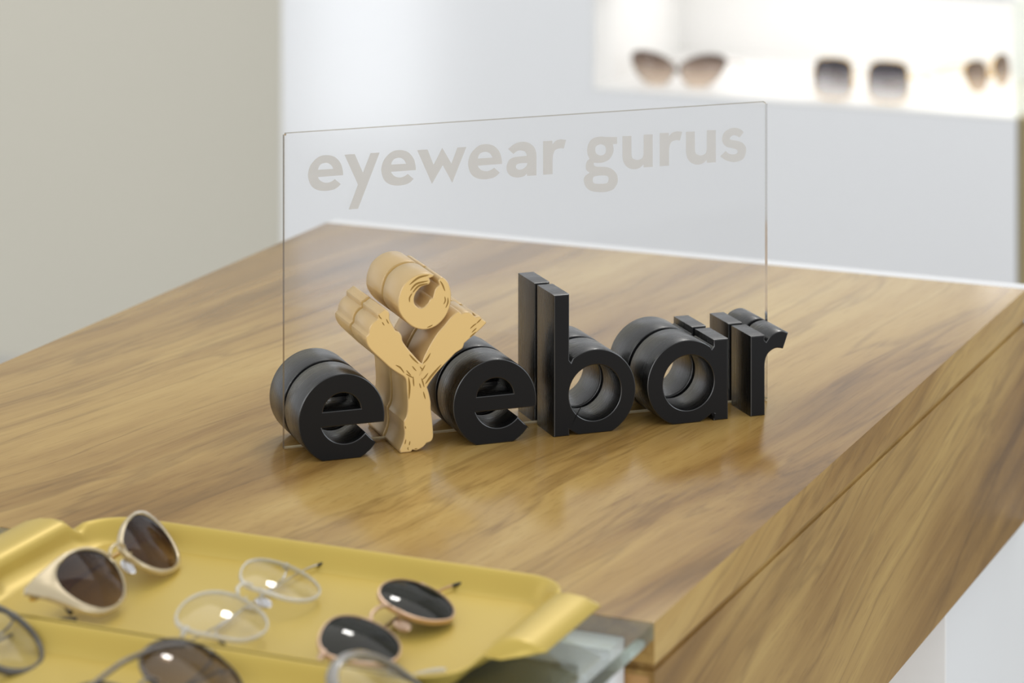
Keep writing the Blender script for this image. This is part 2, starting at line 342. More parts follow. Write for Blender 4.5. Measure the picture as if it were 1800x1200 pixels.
YL = [(80.9, 55.6, 1), (82.6, 60.0), (86.5, 66.9), (91.3, 73.7), (96.2, 78.6), (100.4, 83.2), (104.2, 85.9), (106.0, 86.2), (107.5, 84.8, 1), (110.2, 85.4), (113.7, 84.7), (117.2, 81.8, 1), (120.0, 81.9), (121.4, 80.1, 1), (124.0, 78.2), (124.0, 76.9), (120.7, 73.9), (117.2, 71.2), (114.4, 69.1), (109.5, 65.6, 1), (108.1, 62.4), (103.9, 60.1), (100.4, 57.1), (94.3, 51.6), (90.1, 47.4), (86.6, 43.1), (84.6, 40.0, 1), (85.9, 35.9), (87.0, 30.5), (87.1, 26.5), (88.0, 18.5), (88.6, 10.6), (88.6, 6.6), (87.3, 4.1), (85.3, 3.3), (84.2, 3.1, 1), (81.8, 0.6), (77.6, -1.1), (74.9, -0.5, 1), (73.5, -1.7), (70.0, -1.8), (66.9, -1.8, 1), (66.2, 0.3), (67.2, 2.8), (68.6, 6.6), (69.3, 11.1), (69.0, 15.8), (68.8, 19.4, 1), (70.4, 22.2), (71.3, 26.7), (71.4, 33.3), (71.0, 38.6), (70.7, 43.9), (70.0, 46.6), (68.6, 48.3), (64.5, 51.0), (59.7, 54.7), (55.2, 59.0), (51, 63), (47.6, 66.4), (45.4, 69.3), (44.0, 72.9), (44.0, 75.5, 1), (45.7, 77.0, 1), (46.4, 80.9), (48.5, 84.0), (51.6, 86.0, 1), (51.6, 89.0), (53.3, 89.8, 1), (55.4, 91.3), (56.7, 91.7), (58.8, 90.3), (59.8, 88.3), (59.8, 85.0), (61.5, 81.6), (63.6, 77.8, 1), (66.0, 76.6), (67.8, 73.8), (68.4, 70.5), (71.2, 66.3), (75.4, 61.3), (78.8, 57.4)]
lift = lambda L_: [(p[0], p[1] + (1.85*(1-p[1]/30) if p[1] < 30 else 0)) + tuple(p[2:]) for p in L_]
ly = halves('letter_y', [catmull(lift(YL), 4)], GOLD_P, GOLD_S, 'gold letter Y with ragged brush-painted ends')
CL = [(89.4, 110.5, 1), (85.8, 111.9), (80.2, 112.1), (74.0, 110.1), (68.4, 105.3), (65.5, 98.3), (65.0, 92.4, 1), (66.0, 89.1), (69.1, 84.2), (74.7, 79.1), (80.9, 76.7), (86.5, 76.8), (92.0, 79.0), (96.9, 83.8), (99.9, 90.2), (100.7, 96.7), (100.0, 101.4), (98.3, 105.5), (95.9, 108.0), (93.6, 108.6), (92.4, 107.6, 1), (91.8, 106.3), (92.4, 104.0, 1), (91.0, 102.9), (89.6, 100.9), (88.2, 96.3, 1), (86.5, 95.6), (85.1, 93.4), (82.3, 91.0), (79.5, 90.6), (76.7, 92.8), (75.9, 96.1), (77.1, 100.0), (80.2, 103.3), (83.3, 104.4), (85.6, 104.7, 1), (86.8, 106.4), (86.1, 108.6, 1), (88.4, 109.4)]
lc = halves('gold_ring', [catmull(CL, 5)], GOLD_P, GOLD_S, 'open gold ring with brush-painted ends above the letter Y')
ST = [[(72.6,105.6),(78.8,109.7),(85.8,110.8)],[(73.3,101.9),(77.4,105.9),(85.4,107.2)],[(74.0,99.6),(78.8,104.4),(85.1,105.6)],[(72.9,94.7),(72.9,97.7),(75.4,101.4)],[(93.1,106.6),(94.8,103.8),(96.4,99.7)],[(96.2,96.4),(96.6,93.8),(95.5,91.5)],[(98.3,95.6),(98.3,92.3),(96.8,89.1)],[(84.4,77.8),(86.5,78.4),(88.2,79.2)],
[(52.3,88.6),(53.3,86.8),(54.5,85.6)],[(54.7,83.8),(55.4,82.6),(56.2,81.5)],[(57.4,85.5),(58.2,83.8),(59.1,82.3)],[(113.3,74.6),(115.4,76.3),(117.6,77.6)],[(114.3,72.1),(116.1,73.5),(117.6,74.7)],[(117.6,77.5),(119.3,79.0),(120.7,80.2)],[(113.0,69.2),(115.1,70.7),(117.2,72.3)],[(114.7,84.6),(115.7,83.4),(116.9,82.3)],[(72.6,61.9),(75.4,58.7),(78.8,55.4)],[(81.6,55.2),(84.4,57.9),(86.8,61.6)],[(63.5,56.0),(66.6,54.1),(69.3,50.4)],[(83.2,42.1),(87.3,47.0),(94.0,53.7)],[(72.1,47.7),(72.8,41.7),(72.4,33.5)],[(70.7,52.1),(72.1,50.3),(73.8,48.5)],[(74.5,54.4),(75.9,52.6),(77.3,51.0)],[(79.4,48.0),(80.7,50.2),(83.2,54.3)],[(81.1,45.0),(83.2,46.7),(85.1,49.1)],[(75.2,47.7),(75.4,44.4),(75.7,41.4)],[(79.4,43.1),(79.8,41.7),(80.4,39.8)],[(81.9,37.7),(82.6,35.2),(83.3,32.7)],[(70.4,49.8),(72.8,48.3),(75.5,46.7)],[(79.7,53.6),(80.7,52.2),(81.8,51.1)],[(80.7,46.2),(81.6,43.5),(82.5,40.2)],[(69.9,17.1),(70.1,16.0),(70.4,15.3)],[(70.4,8.7),(70.0,6.8),(69.7,5.5)],[(73.1,7.2),(72.8,5.9),(72.6,4.6)],[(71.9,3.6),(71.7,2.6),(72.1,1.6)],[(76.1,2.0),(77.1,2.0),(78.0,1.9)]]
def strokes(sel, parent):
    loops = []
    for s in sel:
        P = catmull(s, 5, closed=False); n = len(P); Lg = math.dist(P[0], P[-1]); w_ = 0.22 + 0.028*Lg
        up, dn = [], []
        for i, p in enumerate(P):
            a, b = P[max(i-1, 0)], P[min(i+1, n-1)]; tx, ty = b[0]-a[0], b[1]-a[1]; l = math.hypot(tx, ty)
            h = w_*math.sin(PI*i/(n-1))**0.8*1.0 + 0.03
            up.append((p[0]-ty/l*h, p[1]+tx/l*h)); dn.append((p[0]+ty/l*h, p[1]-tx/l*h))
        loops.append(up + dn[::-1])
    o = extrude('strokes', loops, YF-0.00012, YF+0.0002, GROOVE, None, bev=0.0)
    # the brush marks are surface pattern: merge them into the letter's own mesh
    mi = len(parent.data.materials); parent.data.materials.append(GROOVE)
    bm = bmesh.new(); bm.from_mesh(parent.data); n0 = len(bm.faces); bm.from_mesh(o.data); bm.faces.ensure_lookup_table()
    for f in bm.faces[n0:]: f.material_index = mi
    bm.to_mesh(parent.data); bm.free(); bpy.data.objects.remove(o)
strokes(ST[:8], lc); strokes(ST[8:], ly)
# lettering printed on the panel
TE = [(38.6,171.3,1),(38.4,174.0),(37.5,177.7),(35.6,180.9),(32.5,183.5),(28.1,184.7),(23.7,184.4),(19.9,182.2),(16.8,178.5),(15.4,173.8),(15.9,169.6),(17.7,165.8),(21.2,163.2),(26.2,162.1),(31.2,162.4),(34.4,163.5),(37.0,165.7,1),(33.2,169.1,1),(31.2,167.9),(28.1,167.1),(24.9,167.9),(22.8,169.6),(21.9,171.2,1)]
TEH = [(21.9,175.8,1),(22.8,178.1),(24.6,179.5),(27.8,179.8),(30.3,178.5),(31.5,176.9),(32.0,175.7,1)]
TY = [(39.5,184.2),(46.3,184.2),(51.8,171.9),(56.9,184.1),(62.9,184.0),(48.5,149.2),(42.3,149.2),(48.5,164.6)]
TW = [(88.2,183.9),(95.2,183.9),(99.3,173.7),(105.2,184.3),(111.4,173.7),(115.5,183.8),(121.6,183.8),(112.0,161.5),(105.5,173.2),(98.2,161.7)]
TA = [(150.4,180.6,1),(153.5,182.9),(156.9,184.3),(160.9,184.6),(164.9,183.5),(168.1,180.9),(169.6,177.6),(170.0,174.9,1),(169.9,162.2,1),(163.5,162.3,1),(163.3,163.9,1),(161.5,162.4),(158.6,161.7),(155.2,161.9),(151.8,163.3),(149.7,166.1),(149.3,169.4),(150.7,173.0),(153.5,174.7),(158.1,175.2),(163.2,175.3,1),(162.6,177.5),(160.9,178.7),(158.1,179.2),(155.8,178.5),(153.9,177.2,1)]
TAH = [(163.8,170.7,1),(159.2,170.8),(156.4,170.2),(155.6,168.7),(156.4,167.3),(158.6,166.6),(161.5,167.5),(163.2,169.0)]
TR = [(174.6,184.1,1),(181.0,183.9,1),(181.1,181.4,1),(183.2,183.6),(186.7,184.5),(190.6,183.9,1),(189.0,178.4,1),(186.1,178.7),(182.9,177.7),(181.5,174.7),(181.2,171.0,1),(181.2,162.2,1),(174.6,162.3,1)]
TG = [(226.5,183.5,1),(226.6,179.0,1),(223.5,178.9,1),(224.0,176.2),(223.5,172.8),(220.9,169.2),(217.2,167.6),(213.6,167.3),(210.2,167.7,1),(210.1,166.2),(212.1,165.0),(218.0,164.4),(222.4,163.0),(225.7,160.0),(227.0,156.5),(226.5,152.8),(223.9,149.5),(219.5,148.1),(213.6,148.2),(207.7,149.6),(204.4,152.6),(203.1,156.4),(204.0,159.4),(207.3,161.3,1),(205.1,163.1),(204.5,166.2),(205.5,169.2),(207.3,170.4,1),(205.8,173.3),(205.5,176.8),(206.6,180.8),(209.5,183.7),(214.3,184.5),(218.7,184.0,1)]
TG1 = [(211.1,176.1),(211.7,178.4),(214.9,179.5),(218.0,178.0),(218.7,175.6),(218.0,173.1),(214.9,172.1),(211.9,173.6)]
TG2 = [(209.3,156.5),(209.9,158.4),(212.5,159.0),(217.2,158.9),(220.0,158.0),(220.6,156.0),(219.5,153.9),(216.5,153.5),(211.4,153.9),(209.7,154.9)]
TU = [(230.4,183.8,1),(236.7,183.6,1),(236.8,171.3,1),(237.6,168.8),(240.9,167.4),(244.3,168.4),(245.4,171.1,1),(245.5,183.8,1),(251.9,183.6,1),(251.9,162.2,1),(245.4,162.3,1),(245.4,164.5,1),(242.8,162.3),(238.7,161.5),(234.2,162.9),(231.3,166.5),(230.4,170.3,1)]
TS = [(317.7,180.9,1),(314.7,177.6,1),(311.6,179.2),(309.4,179.2),(307.6,177.7),(308.6,176.3),(313.2,175.4),(317.0,173.7),(319.3,170.7),(319.3,167.2),(317.4,163.2),(313.2,161.6),(309.4,161.6),(304.8,163.0),(300.6,165.9,1),(304.6,169.2,1),(307.1,167.2),(310.9,166.5),(313.2,167.6),(312.8,169.4),(310.1,170.6),(305.6,171.8),(302.9,174.2),(302.0,177.4),(303.3,181.1),(307.1,183.7),(311.6,184.2),(315.5,182.9)]
def mv(Ls, dx): return [(p[0]+dx,) + tuple(p[1:]) for p in Ls]
pl = [TY, TW]
for q in (TE, TEH, mv(TE, 48.7), mv(TEH, 48.7), mv(TE, 107.5), mv(TEH, 107.5), TA, TAH, TR, TG, TG1, TG2, TU, mv(TR, 82.4), mv(TU, 45.5), TS):
    pl.append(catmull(q, 5))
tx = extrude('frosted_lettering', pl, -0.00035, -0.0001, FROST, pan, bev=0.0)
tx['label'] = 'pale grey frosted words reading eyewear gurus'

# ---------------------------------------------------------------- trays
def rrect(hx, hy, r, off, n=200):
    """points and outward normals around a rounded rectangle grown by off"""
    r2 = max(r+off, 0.0005); X, Y = hx-r, hy-r; out = []
    segs = []
    for cx, cy, a in ((X, Y, 0), (-X, Y, 90), (-X, -Y, 180), (X, -Y, 270)): segs.append((cx, cy, a))
    base = []
    m = n//4
    for i, (cx, cy, a) in enumerate(segs):
        for k in range(13):
            t = math.radians(a+90*k/12); base.append((cx, cy, math.cos(t), math.sin(t)))
        nx, ny, na = segs[(i+1) % 4]; L_ = math.hypot(nx-cx, ny-cy); c = int(L_/0.0035)
        t = math.radians(a+90)
        for k in range(1, c): base.append((cx+(nx-cx)*k/c, cy+(ny-cy)*k/c, math.cos(t), math.sin(t)))
    return [(cx + ux*r2, cy + uy*r2, ux, uy) for cx, cy, ux, uy in base]
RIM = [(0, 0.0), (2.5, .3), (5.0, 1.8), (7.0, 3.9), (8.6, 6.2), (10.0, 8.3), (11.2, 9.8), (12.4, 10.7), (13.3, 11.1), (14.2, 11.2), (15, 11.0)]
HAN = [(0, 0.0), (3.5, .5), (7.5, 2.4), (11.0, 4.6), (12.6, 7.0), (13.6, 10.3), (15.2, 13.4), (18.5, 15.4), (25.0, 16.0), (34.0, 15.2), (43, 12.5)]
def tray(label, cy, M):
    t = thing('eyewear_tray', label, 'tray', M, 'yellow trays on the glass shelf')
    hx, hy, r = 0.1335, 0.067, 0.012
    bm = bmesh.new(); rings = []
    for k in range(len(RIM)):
        ring = []
        for (x, y, ux, uy), (bx, by, _, _) in zip(rrect(hx, hy, r, RIM[k][0]/1000), rrect(hx, hy, r, 0)):
            wv = 0.0
            if abs(ux) > 0.97:
                wv = max(0.0, min(1.0, (0.0495-abs(by-0.010))/0.012)); wv = wv*wv*(3-2*wv)
            dp = 4*wv*(1-wv); off = (RIM[k][0]*(1-wv)+HAN[k][0]*wv)/1000*(1-0.25*dp); z = (RIM[k][1]*(1-wv)+HAN[k][1]*wv)/1000*(1-0.38*dp)
            ring.append(bm.verts.new((bx+ux*off, by+uy*off, z+0.0015)))
        rings.append(ring)
    n = len(rings[0])
    for a, b in zip(rings[:-1], rings[1:]):
        for i in range(n): bm.faces.new((a[i], a[(i+1) % n], b[(i+1) % n], b[i]))
    bm.faces.new(rings[0])
    bmesh.ops.recalc_face_normals(bm, faces=bm.faces)
    if sum(f.normal.z for f in bm.faces) < 0: bmesh.ops.reverse_faces(bm, faces=bm.faces)
    me = bpy.data.meshes.new('tray_shell'); bm.to_mesh(me); bm.free()
    o = link('tray_shell', me, TRAY, t, 40)
    s = o.modifiers.new('thickness', 'SOLIDIFY'); s.thickness = 0.0014; s.offset = -1
    return t
t1 = tray('yellow gold tray with turned-out handles holding three pairs of glasses, beside the wooden top', 0, M_at(-0.1975, -0.071, 0.0))
t2 = tray('yellow gold tray cut by the bottom of the frame, in front of the other tray', 0, M_at(-0.2035, -0.2375, 0.0))

# ---------------------------------------------------------------- eyewear
SH = {
 'cat': [(-26.6,0),(-23.5,-6.3),(-19.2,-11.1),(-14.3,-14.3),(-9.4,-16.3),(-4.6,-17.3),(0,-17.6),(4.6,-17.1),(9.3,-15.9),(13.7,-13.4),(17.6,-10),(20.9,-5.5),(23.3,0),(24.2,6.5),(21.6,12.3),(16.3,15.7),(10.1,17.2),(4.7,17.5),(0,17.3),(-4.4,16.7),(-9,15.7),(-14.2,14.0),(-20.2,11.3),(-25.6,6.9)],
 'drop': [(-24,0),(-22.3,-6),(-20.1,-11.6),(-16.2,-16.2),(-11.2,-19.4),(-5.7,-21.1),(0,-21.2),(5.4,-20.3),(10.5,-18.2),(14.8,-14.8),(18,-10.4),(20.4,-5.4),(22.7,0),(24.3,6.5),(23.2,13.2),(18.4,17.9),(11.8,20),(5.5,20.7),(0,20.7),(-5.4,20.1),(-10.9,18.9),(-17.1,16.6),(-22.7,12.7),(-25.4,6.9)],
 'round': [(-22.4,0),(-21.4,-5.7),(-18.7,-10.8),(-14.9,-14.9),(-10.2,-17.6),(-5.2,-19.4),(0,-19.8),(5,-18.7),(9.6,-16.6),(13.6,-13.5),(17.1,-9.8),(20.1,-5.4),(22.7,0),(23.7,6.5),(20.6,12.1),(15.5,15.8),(10.1,17.8),(5,18.9),(0,19.5),(-5.3,19.5),(-10.7,18.5),(-15.9,16.1),(-20.1,11.8),(-22.4,6)],
}
def circ_shape(a, b, n=24, p=2.0):
    return [(a*math.copysign(abs(math.cos(-PI+2*PI*k/n))**(2/p), math.cos(-PI+2*PI*k/n)), b*math.copysign(abs(math.sin(-PI+2*PI*k/n))**(2/p), math.sin(-PI+2*PI*k/n))) for k in range(n)]
SH['circle'] = circ_shape(23.5, 23.0, p=2.1)
SH['pilot'] = [(x*1.27+(1.5 if y < 0 else 0), y*1.30) for x, y in SH['round']]
SH['panto'] = circ_shape(27.5, 22.5, p=2.4)
SH['square'] = circ_shape(27.5, 27.0, p=3.6)
SH['butterfly'] = [(x*1.24 + 0.24*y, y*(1.42 if y < 0 else 1.15) + 0.08*x) for x, y in SH['cat']]
CAT_OUT = [(39.0,16.8),(31.9,18.4),(21.0,19.2),(8.2,19.8),(-4.3,18.6),(-15.1,16.0),(-24.6,11.0),(-28.8,6.4),(-28.4,-0.3),(-25.2,-8.1),(-18.9,-14.5),(-11.8,-18.4),(-0.7,-20.0),(9.9,-18.9),(16.1,-16.4),(22.0,-11.9),(26.6,-6.3),(30.4,-0.3),(34.0,5.6),(37.6,10.4),(40.2,14.0)]
def resample(P, n=72):
    """radius by angle around the origin"""
    Q = catmull(P, 8); out = []
    A = sorted((math.atan2(y, x), math.hypot(x, y)) for x, y in Q)
    A = [(A[-1][0]-2*PI, A[-1][1])] + A + [(A[0][0]+2*PI, A[0][1])]
    j = 0
    for k in range(n):
        a = -PI + 2*PI*k/n + 1e-6
        while A[j+1][0] < a: j += 1
        f = (a-A[j][0])/(A[j+1][0]-A[j][0]+1e-12); r = A[j][1]*(1-f)+A[j+1][1]*f
        out.append((r*math.cos(a), r*math.sin(a)))
    return out
def eyewear(name, label, cat, M, shape, c, wrap, m_rim, m_lens, m_temple, m_tip, rim=1.2, depth=2.6, outer=None,
            bridge='wire', brow=False, pads=True, temples='folded', floor_z=None, pad_m=None, hinge=(30, 8), t_r=1.0, group=None, lens_scale=1.0, tipv=True):
    """glasses in their own frame: x along the front, y up, z out of the front; mm inside, metres outside"""
    g = thing(name, label, cat, M, group); Rz = M.to_3x3()
    def wz(p): return (M @ (Vector(p)*0.001)).z
    S = [(x*lens_scale, y*lens_scale) for x, y in SH[shape]]
    inner = resample(S)
    if outer: outl = resample(outer)
    else: outl = [(x*(1+rim/math.hypot(x, y)), y*(1+rim/math.hypot(x, y))) for x, y in inner]
    def place(s, x, y, z):
        X = x*s
        return (s*c + X*math.cos(wrap), y, z - x*math.sin(wrap) - (x*x+y*y)/170.0)
    bm = bmesh.new()
    for s in (-1, 1):
        rows = []
        for (ix, iy), (ox, oy) in zip(inner, outl):
            prof = [(0, -0.30), (0, 0.30), (0.18, 0.5), (0.82, 0.5), (1, 0.30), (1, -0.30), (0.82, -0.5), (0.18, -0.5)]
            rows.append([bm.verts.new(Vector(place(s, ix+(ox-ix)*u, iy+(oy-iy)*u, v*depth))*0.001) for u, v in prof])
        n = len(rows)
        for i in range(n):
            a, b = rows[i], rows[(i+1) % n]
            for k in range(8): bm.faces.new((a[k], a[(k+1) % 8], b[(k+1) % 8], b[k]))
    bmesh.ops.recalc_face_normals(bm, faces=bm.faces)
    me = bpy.data.meshes.new('rims'); bm.to_mesh(me); bm.free()
    fr_ = link('rims', me, m_rim, g, 50)
    # lenses
    for s in (-1, 1):
        bm = bmesh.new(); fronts = []
        for zz in (0.7, -0.7):
            ctr = bm.verts.new(Vector(place(s, 0, 0, zz))*0.001); rr = []
            for f in (0.5, 0.8, 0.99):
                rr.append([bm.verts.new(Vector(place(s, x*f, y*f, zz))*0.001) for x, y in inner])
            n = len(inner)
            for i in range(n):
                bm.faces.new((ctr, rr[0][i], rr[0][(i+1) % n]))
                for q in (0, 1): bm.faces.new((rr[q][i], rr[q+1][i], rr[q+1][(i+1) % n], rr[q][(i+1) % n]))
            fronts.append(rr[2])
        for i in range(len(inner)): bm.faces.new((fronts[0][i], fronts[1][i], fronts[1][(i+1) % n], fronts[0][(i+1) % n]))
        bmesh.ops.recalc_face_normals(bm, faces=bm.faces)
        me = bpy.data.meshes.new('lens'); bm.to_mesh(me); bm.free(); link('lens', me, m_lens, g, 50)
    # bridge
    e = max(x for x, y in inner if abs(y-6) < 4 and x > 0)  # outer half width
    ni = -min(x for x, y in inner if abs(y-6) < 5)
    hb = c - ni*math.cos(wrap)
    zb = ni*math.sin(wrap) - 3.5
    yb = {'wire': 7.0, 'high': 9.0, 'keyhole': 5.0}[bridge]
    pts = [(-hb+0.6, yb-1, zb+1.0), (-hb*0.6, yb+1.4, zb+2.0), (0, yb+2.0, zb+2.4), (hb*0.6, yb+1.4, zb+2.0), (hb-0.6, yb-1, zb+1.0)]
    rb = 1.0 if bridge != 'keyhole' else 2.6
    me = tube_mesh('bridge', [Vector(p)*0.001 for p in pts], rb*0.001, 10, 1.0, (0, 0, 1)); link('bridge', me, m_rim, g, 60)
    if brow:
        xs = c*0.9
        pts = [(x, 19.5 + 3.5*(1-(x/ (c+12))**2) - (abs(x)/(c+12))**6*3, 1.5 - abs(x)*math.sin(wrap)) for x in [-(c+12)+k*(2*(c+12))/16 for k in range(17)]]
        me = tube_mesh('brow_bar', [Vector(p)*0.001 for p in pts], 0.0013, 8); link('brow_bar', me, m_rim, g, 60)
    # nose pads
    if pads:
        for s in (-1, 1):
            bm = bmesh.new(); bmesh.ops.create_uvsphere(bm, u_segments=14, v_segments=8, radius=1)
            q = Matrix.Translation((s*(hb-1.5)*0.001, -3.5*0.001, (zb-4.5)*0.001)) @ Matrix.Rotation(s*math.radians(38), 4, 'Y') @ Matrix.Rotation(s*math.radians(-14), 4, 'Z') @ Matrix.Diagonal((0.0011, 0.0055, 0.0030, 1))
            bmesh.ops.transform(bm, matrix=q, verts=bm.verts)
            me = bpy.data.meshes.new('nose_pad'); bm.to_mesh(me); bm.free(); pd = link('nose_pad', me, pad_m or m_rim, g, 60)
            arm = [(s*(hb+0.2), 1.0, zb+2.0), (s*(hb-0.8), 0.5, zb-0.5), (s*(hb-0.6), -1.5, zb-3.4)]
            link('pad_arm', tube_mesh('pad_arm', [Vector(p)*0.001 for p in arm], 0.0005, 6), m_rim, pd, 60)
    # temples
    hx, hy = hinge; Hx = c + hx*math.cos(wrap); Hz = -hx*math.sin(wrap) - (hx*hx+hy*hy)/170.0
    for s in (-1, 1):
        if temples == 'folded':
            end = 96 if s < 0 else -44; k = 0 if s < 0 else 1
            zz = Hz - 4 - 2.2*k
            xs = [Hx*s, Hx*s + s*1.5, Hx*s - s*2.0, Hx*s - s*12]
            raw = [(xs[0], hy, Hz), (xs[1], hy-0.5, Hz-3.0), (xs[2], hy-1, zz-2), (xs[3], hy-1.5, zz-4)]
            x0 = xs[3]
            for u in (0.2, 0.4, 0.6, 0.8):
                raw.append((x0+(end-x0)*u, hy-1.5-3.5*u, zz-5-1.5*u))
            L_ = abs(end-x0); dr = 1 if end > x0 else -1
            raw += [(end-dr*10, hy-8.0, zz-6.5), (end, hy-17.0, zz-5.5)]
        else:
            raw = [(Hx*s, hy, Hz), (Hx*s+s*1.5, hy, Hz-5), (Hx*s+s*1.5, hy-1, Hz-30), (Hx*s, hy-2, Hz-60), (Hx*s-s*3, hy-4, Hz-95), (Hx*s-s*5, hy-13, Hz-115), (Hx*s-s*7, hy-28, Hz-132)]
        if floor_z is not None:
            fix = []
            for p in raw:
                p = list(p)
                lim = floor_z + 0.0012*t_r + 0.0012
                for _ in range(60):
                    if wz(p) >= lim: break
                    if temples == 'folded' and M.to_3x3()[2][2] > 0.3: p[2] += 0.3
                    else: p[1] += 0.3
                fix.append(tuple(p))
            raw = fix
        sm = []
        for i in range(len(raw)-1):
            p0, p1, p2, p3 = [Vector(raw[max(0, min(len(raw)-1, j))]) for j in (i-1, i, i+1, i+2)]
            for q in range(5):
                t = q/5; sm.append(0.5*((2*p1)+(-p0+p2)*t+(2*p0-5*p1+4*p2-p3)*t*t+(-p0+3*p1-3*p2+p3)*t**3))
        sm.append(Vector(raw[-1])); n = len(sm); cut = int(n*0.90)
        arm = link('temple', tube_mesh('temple', [p*0.001 for p in sm[:cut]], 0.0009*t_r, 8, 0.7), m_temple, g, 60)
        link('temple_tip', tube_mesh('temple_tip', [p*0.001 for p in sm[cut-1:]], [0.0009*t_r+0.0008*min(1, i/3)*math.sqrt(max(0.15, 1-(i/(n-cut))**4)) for i in range(n-cut+1)], 10, 0.75), m_tip, arm, 60)
        # hinge block at the front corner
        link('hinge', tube_mesh('hinge', [Vector((Hx*s - s*3.2, hy, Hz+0.6))*0.001, Vector((Hx*s, hy, Hz+0.2))*0.001, Vector((Hx*s+s*1.0, hy-0.3, Hz-2.2))*0.001], 0.0015, 8), m_rim, g, 60)
    return g
def M_fit(R, T):
    m = Matrix([[R[0][0], R[0][1], R[0][2], T[0]], [R[1][0], R[1][1], R[1][2], T[1]], [R[2][0], R[2][1], R[2][2], T[2]+ZT], [0, 0, 0, 1]]); return m
GM = mat('gold_metal', lin(232, 196, 130), 0.22, 1.0); RG = mat('rose_gold_metal', lin(208, 178, 152), 0.33, 0.85)
CH = mat('champagne_acetate', lin(200, 184, 150), 0.22, 0.5, coat=0.5)
SIL = mat('silver_metal', lin(215, 213, 212), 0.2, 1.0); CLR = mat('clear_acetate', lin(238, 234, 222), 0.2)
CLR.node_tree.nodes['Principled BSDF'].inputs['Transmission Weight'].default_value = 0.35
GUN = mat('gunmetal', lin(112, 108, 106), 0.3, 0.8); BLK = mat('black_tip', (0.012, 0.012, 0.014), 0.25); GRY = mat('dark_grey_acetate', lin(88, 88, 92), 0.25, coat=0.4)
SMK = mat('smoky_acetate', lin(160, 155, 146), 0.2, coat=0.5); SMK.node_tree.nodes['Principled BSDF'].inputs['Transmission Weight'].default_value = 0.35
BRT = mat('amber_acetate', lin(150, 100, 50), 0.25, coat=0.4)
L_BRN = tint_lens('brown_gradient_lens', (0.16, 0.11, 0.10), (0.60, 0.50, 0.40), -0.017, 0.014, 0.5, 0.10, (0.08, 0.05, 0.04))
L_GRN = tint_lens('dark_green_lens', (0.14, 0.15, 0.12), (0.14, 0.15, 0.12), -0.02, 0.02, 0.42, 0.35, (0.02, 0.022, 0.016))
L_TAU = tint_lens('taupe_lens', (0.42, 0.36, 0.30), (0.66, 0.58, 0.48), -0.025, 0.02, 0.5, 0.10, (0.10, 0.08, 0.06))
L_CLR = tint_lens('clear_lens', (0.97, 0.97, 0.96), (0.97, 0.97, 0.96), -0.02, 0.02, 0.5)
L_GRD = tint_lens('grey_gradient_lens', (0.22, 0.21, 0.23), (0.88, 0.87, 0.87), -0.024, 0.018, 0.5)
L_BRG = tint_lens('brown_to_clear_lens', (0.38, 0.32, 0.29), (0.88, 0.80, 0.72), -0.024, 0.016, 0.5)
FZ = ZT + 0.0016
M1 = M_fit([[0.3201,-0.6739,0.6659],[0.9468,0.2524,-0.1997],[-0.0335,0.6943,0.7189]], [-0.2099,1.643,0.0202])
M2 = M_fit([[0.3666,-0.8836,0.2914],[0.9301,0.3564,-0.0894],[-0.0248,0.3038,0.9524]], [-0.1356,1.5997,0.0161])
M3 = M_fit([[0.3919,-0.8658,0.311],[0.9199,0.3747,-0.116],[-0.0161,0.3315,0.9433]], [-0.0623,1.5661,0.0151])
eyewear('sunglasses', 'champagne cat-eye sunglasses with brown gradient lenses, leftmost at the back of the yellow tray', 'sunglasses', M1, 'cat', 0.036*1000, 0.073, CH, L_BRN, GM, BLK, outer=CAT_OUT, depth=3.4, hinge=(35, 12), floor_z=FZ, pad_m=SIL, t_r=1.6)
eyewear('eyeglasses', 'clear rounded eyeglasses with silver metal arms, middle of the back tray', 'glasses', M2, 'drop', 34.0, 0.073, CLR, L_CLR, SIL, BLK, rim=1.3, depth=2.2, hinge=(26, 9), floor_z=FZ, pad_m=SIL, t_r=1.0)
eyewear('sunglasses', 'round rose gold sunglasses with dark green lenses, rightmost on the back tray', 'sunglasses', M3, 'round', 34.9, 0.058, RG, L_GRN, RG, BLK, rim=1.1, depth=2.6, hinge=(25, 9), floor_z=FZ, pad_m=RG, t_r=1.0)
def posed(px, py, s, c, yaw, tilt, z0, roll=0):
    """pose from where one lens centre sits: yaw of the front, lean back"""
    a, b = math.radians(yaw), math.radians(tilt)
    X = Vector((math.cos(a), math.sin(a), 0)); P = Vector((-math.sin(a), math.cos(a), 0))
    Y = (P*math.sin(b) + Vector((0, 0, 1))*math.cos(b)).normalized(); Z = X.cross(Y)
    d = 5330*(HC-z0)/(py+750); T = Vector(((px-900)*d/5330, d, z0)) - X*(s*c*0.001)
    return M_fit([[X[i], Y[i], Z[i]] for i in range(3)], T)
eyewear('eyeglasses', 'dark grey round eyeglasses cut by the left edge of the frame', 'glasses', posed(2, 1111, 1, 34, 62, 58, 0.0165), 'circle', 34.0, 0.08, GRY, L_CLR, GUN, GRY, rim=2.6, depth=3.4, hinge=(25, 9), floor_z=FZ, pads=True, t_r=1.2)
eyewear('sunglasses', 'large grey metal pilot sunglasses with taupe lenses on the front tray, curved top bar', 'sunglasses', posed(350, 1175, 1, 37, 64, 62, 0.021), 'pilot', 37.0, 0.09, GUN, L_TAU, GUN, GRY, rim=1.4, depth=2.2, hinge=(30, 8), floor_z=FZ, brow=True, t_r=1.2)
eyewear('eyeglasses', 'chunky smoky grey eyeglasses at the bottom edge, in front of the dark green sunglasses', 'glasses', posed(680, 1204, 1, 35, 64, 60, 0.018), 'panto', 35.0, 0.08, SMK, L_CLR, CLR, CLR, rim=5.0, depth=4.2, bridge='keyhole', hinge=(29, 10), floor_z=FZ, pads=False, t_r=1.7)

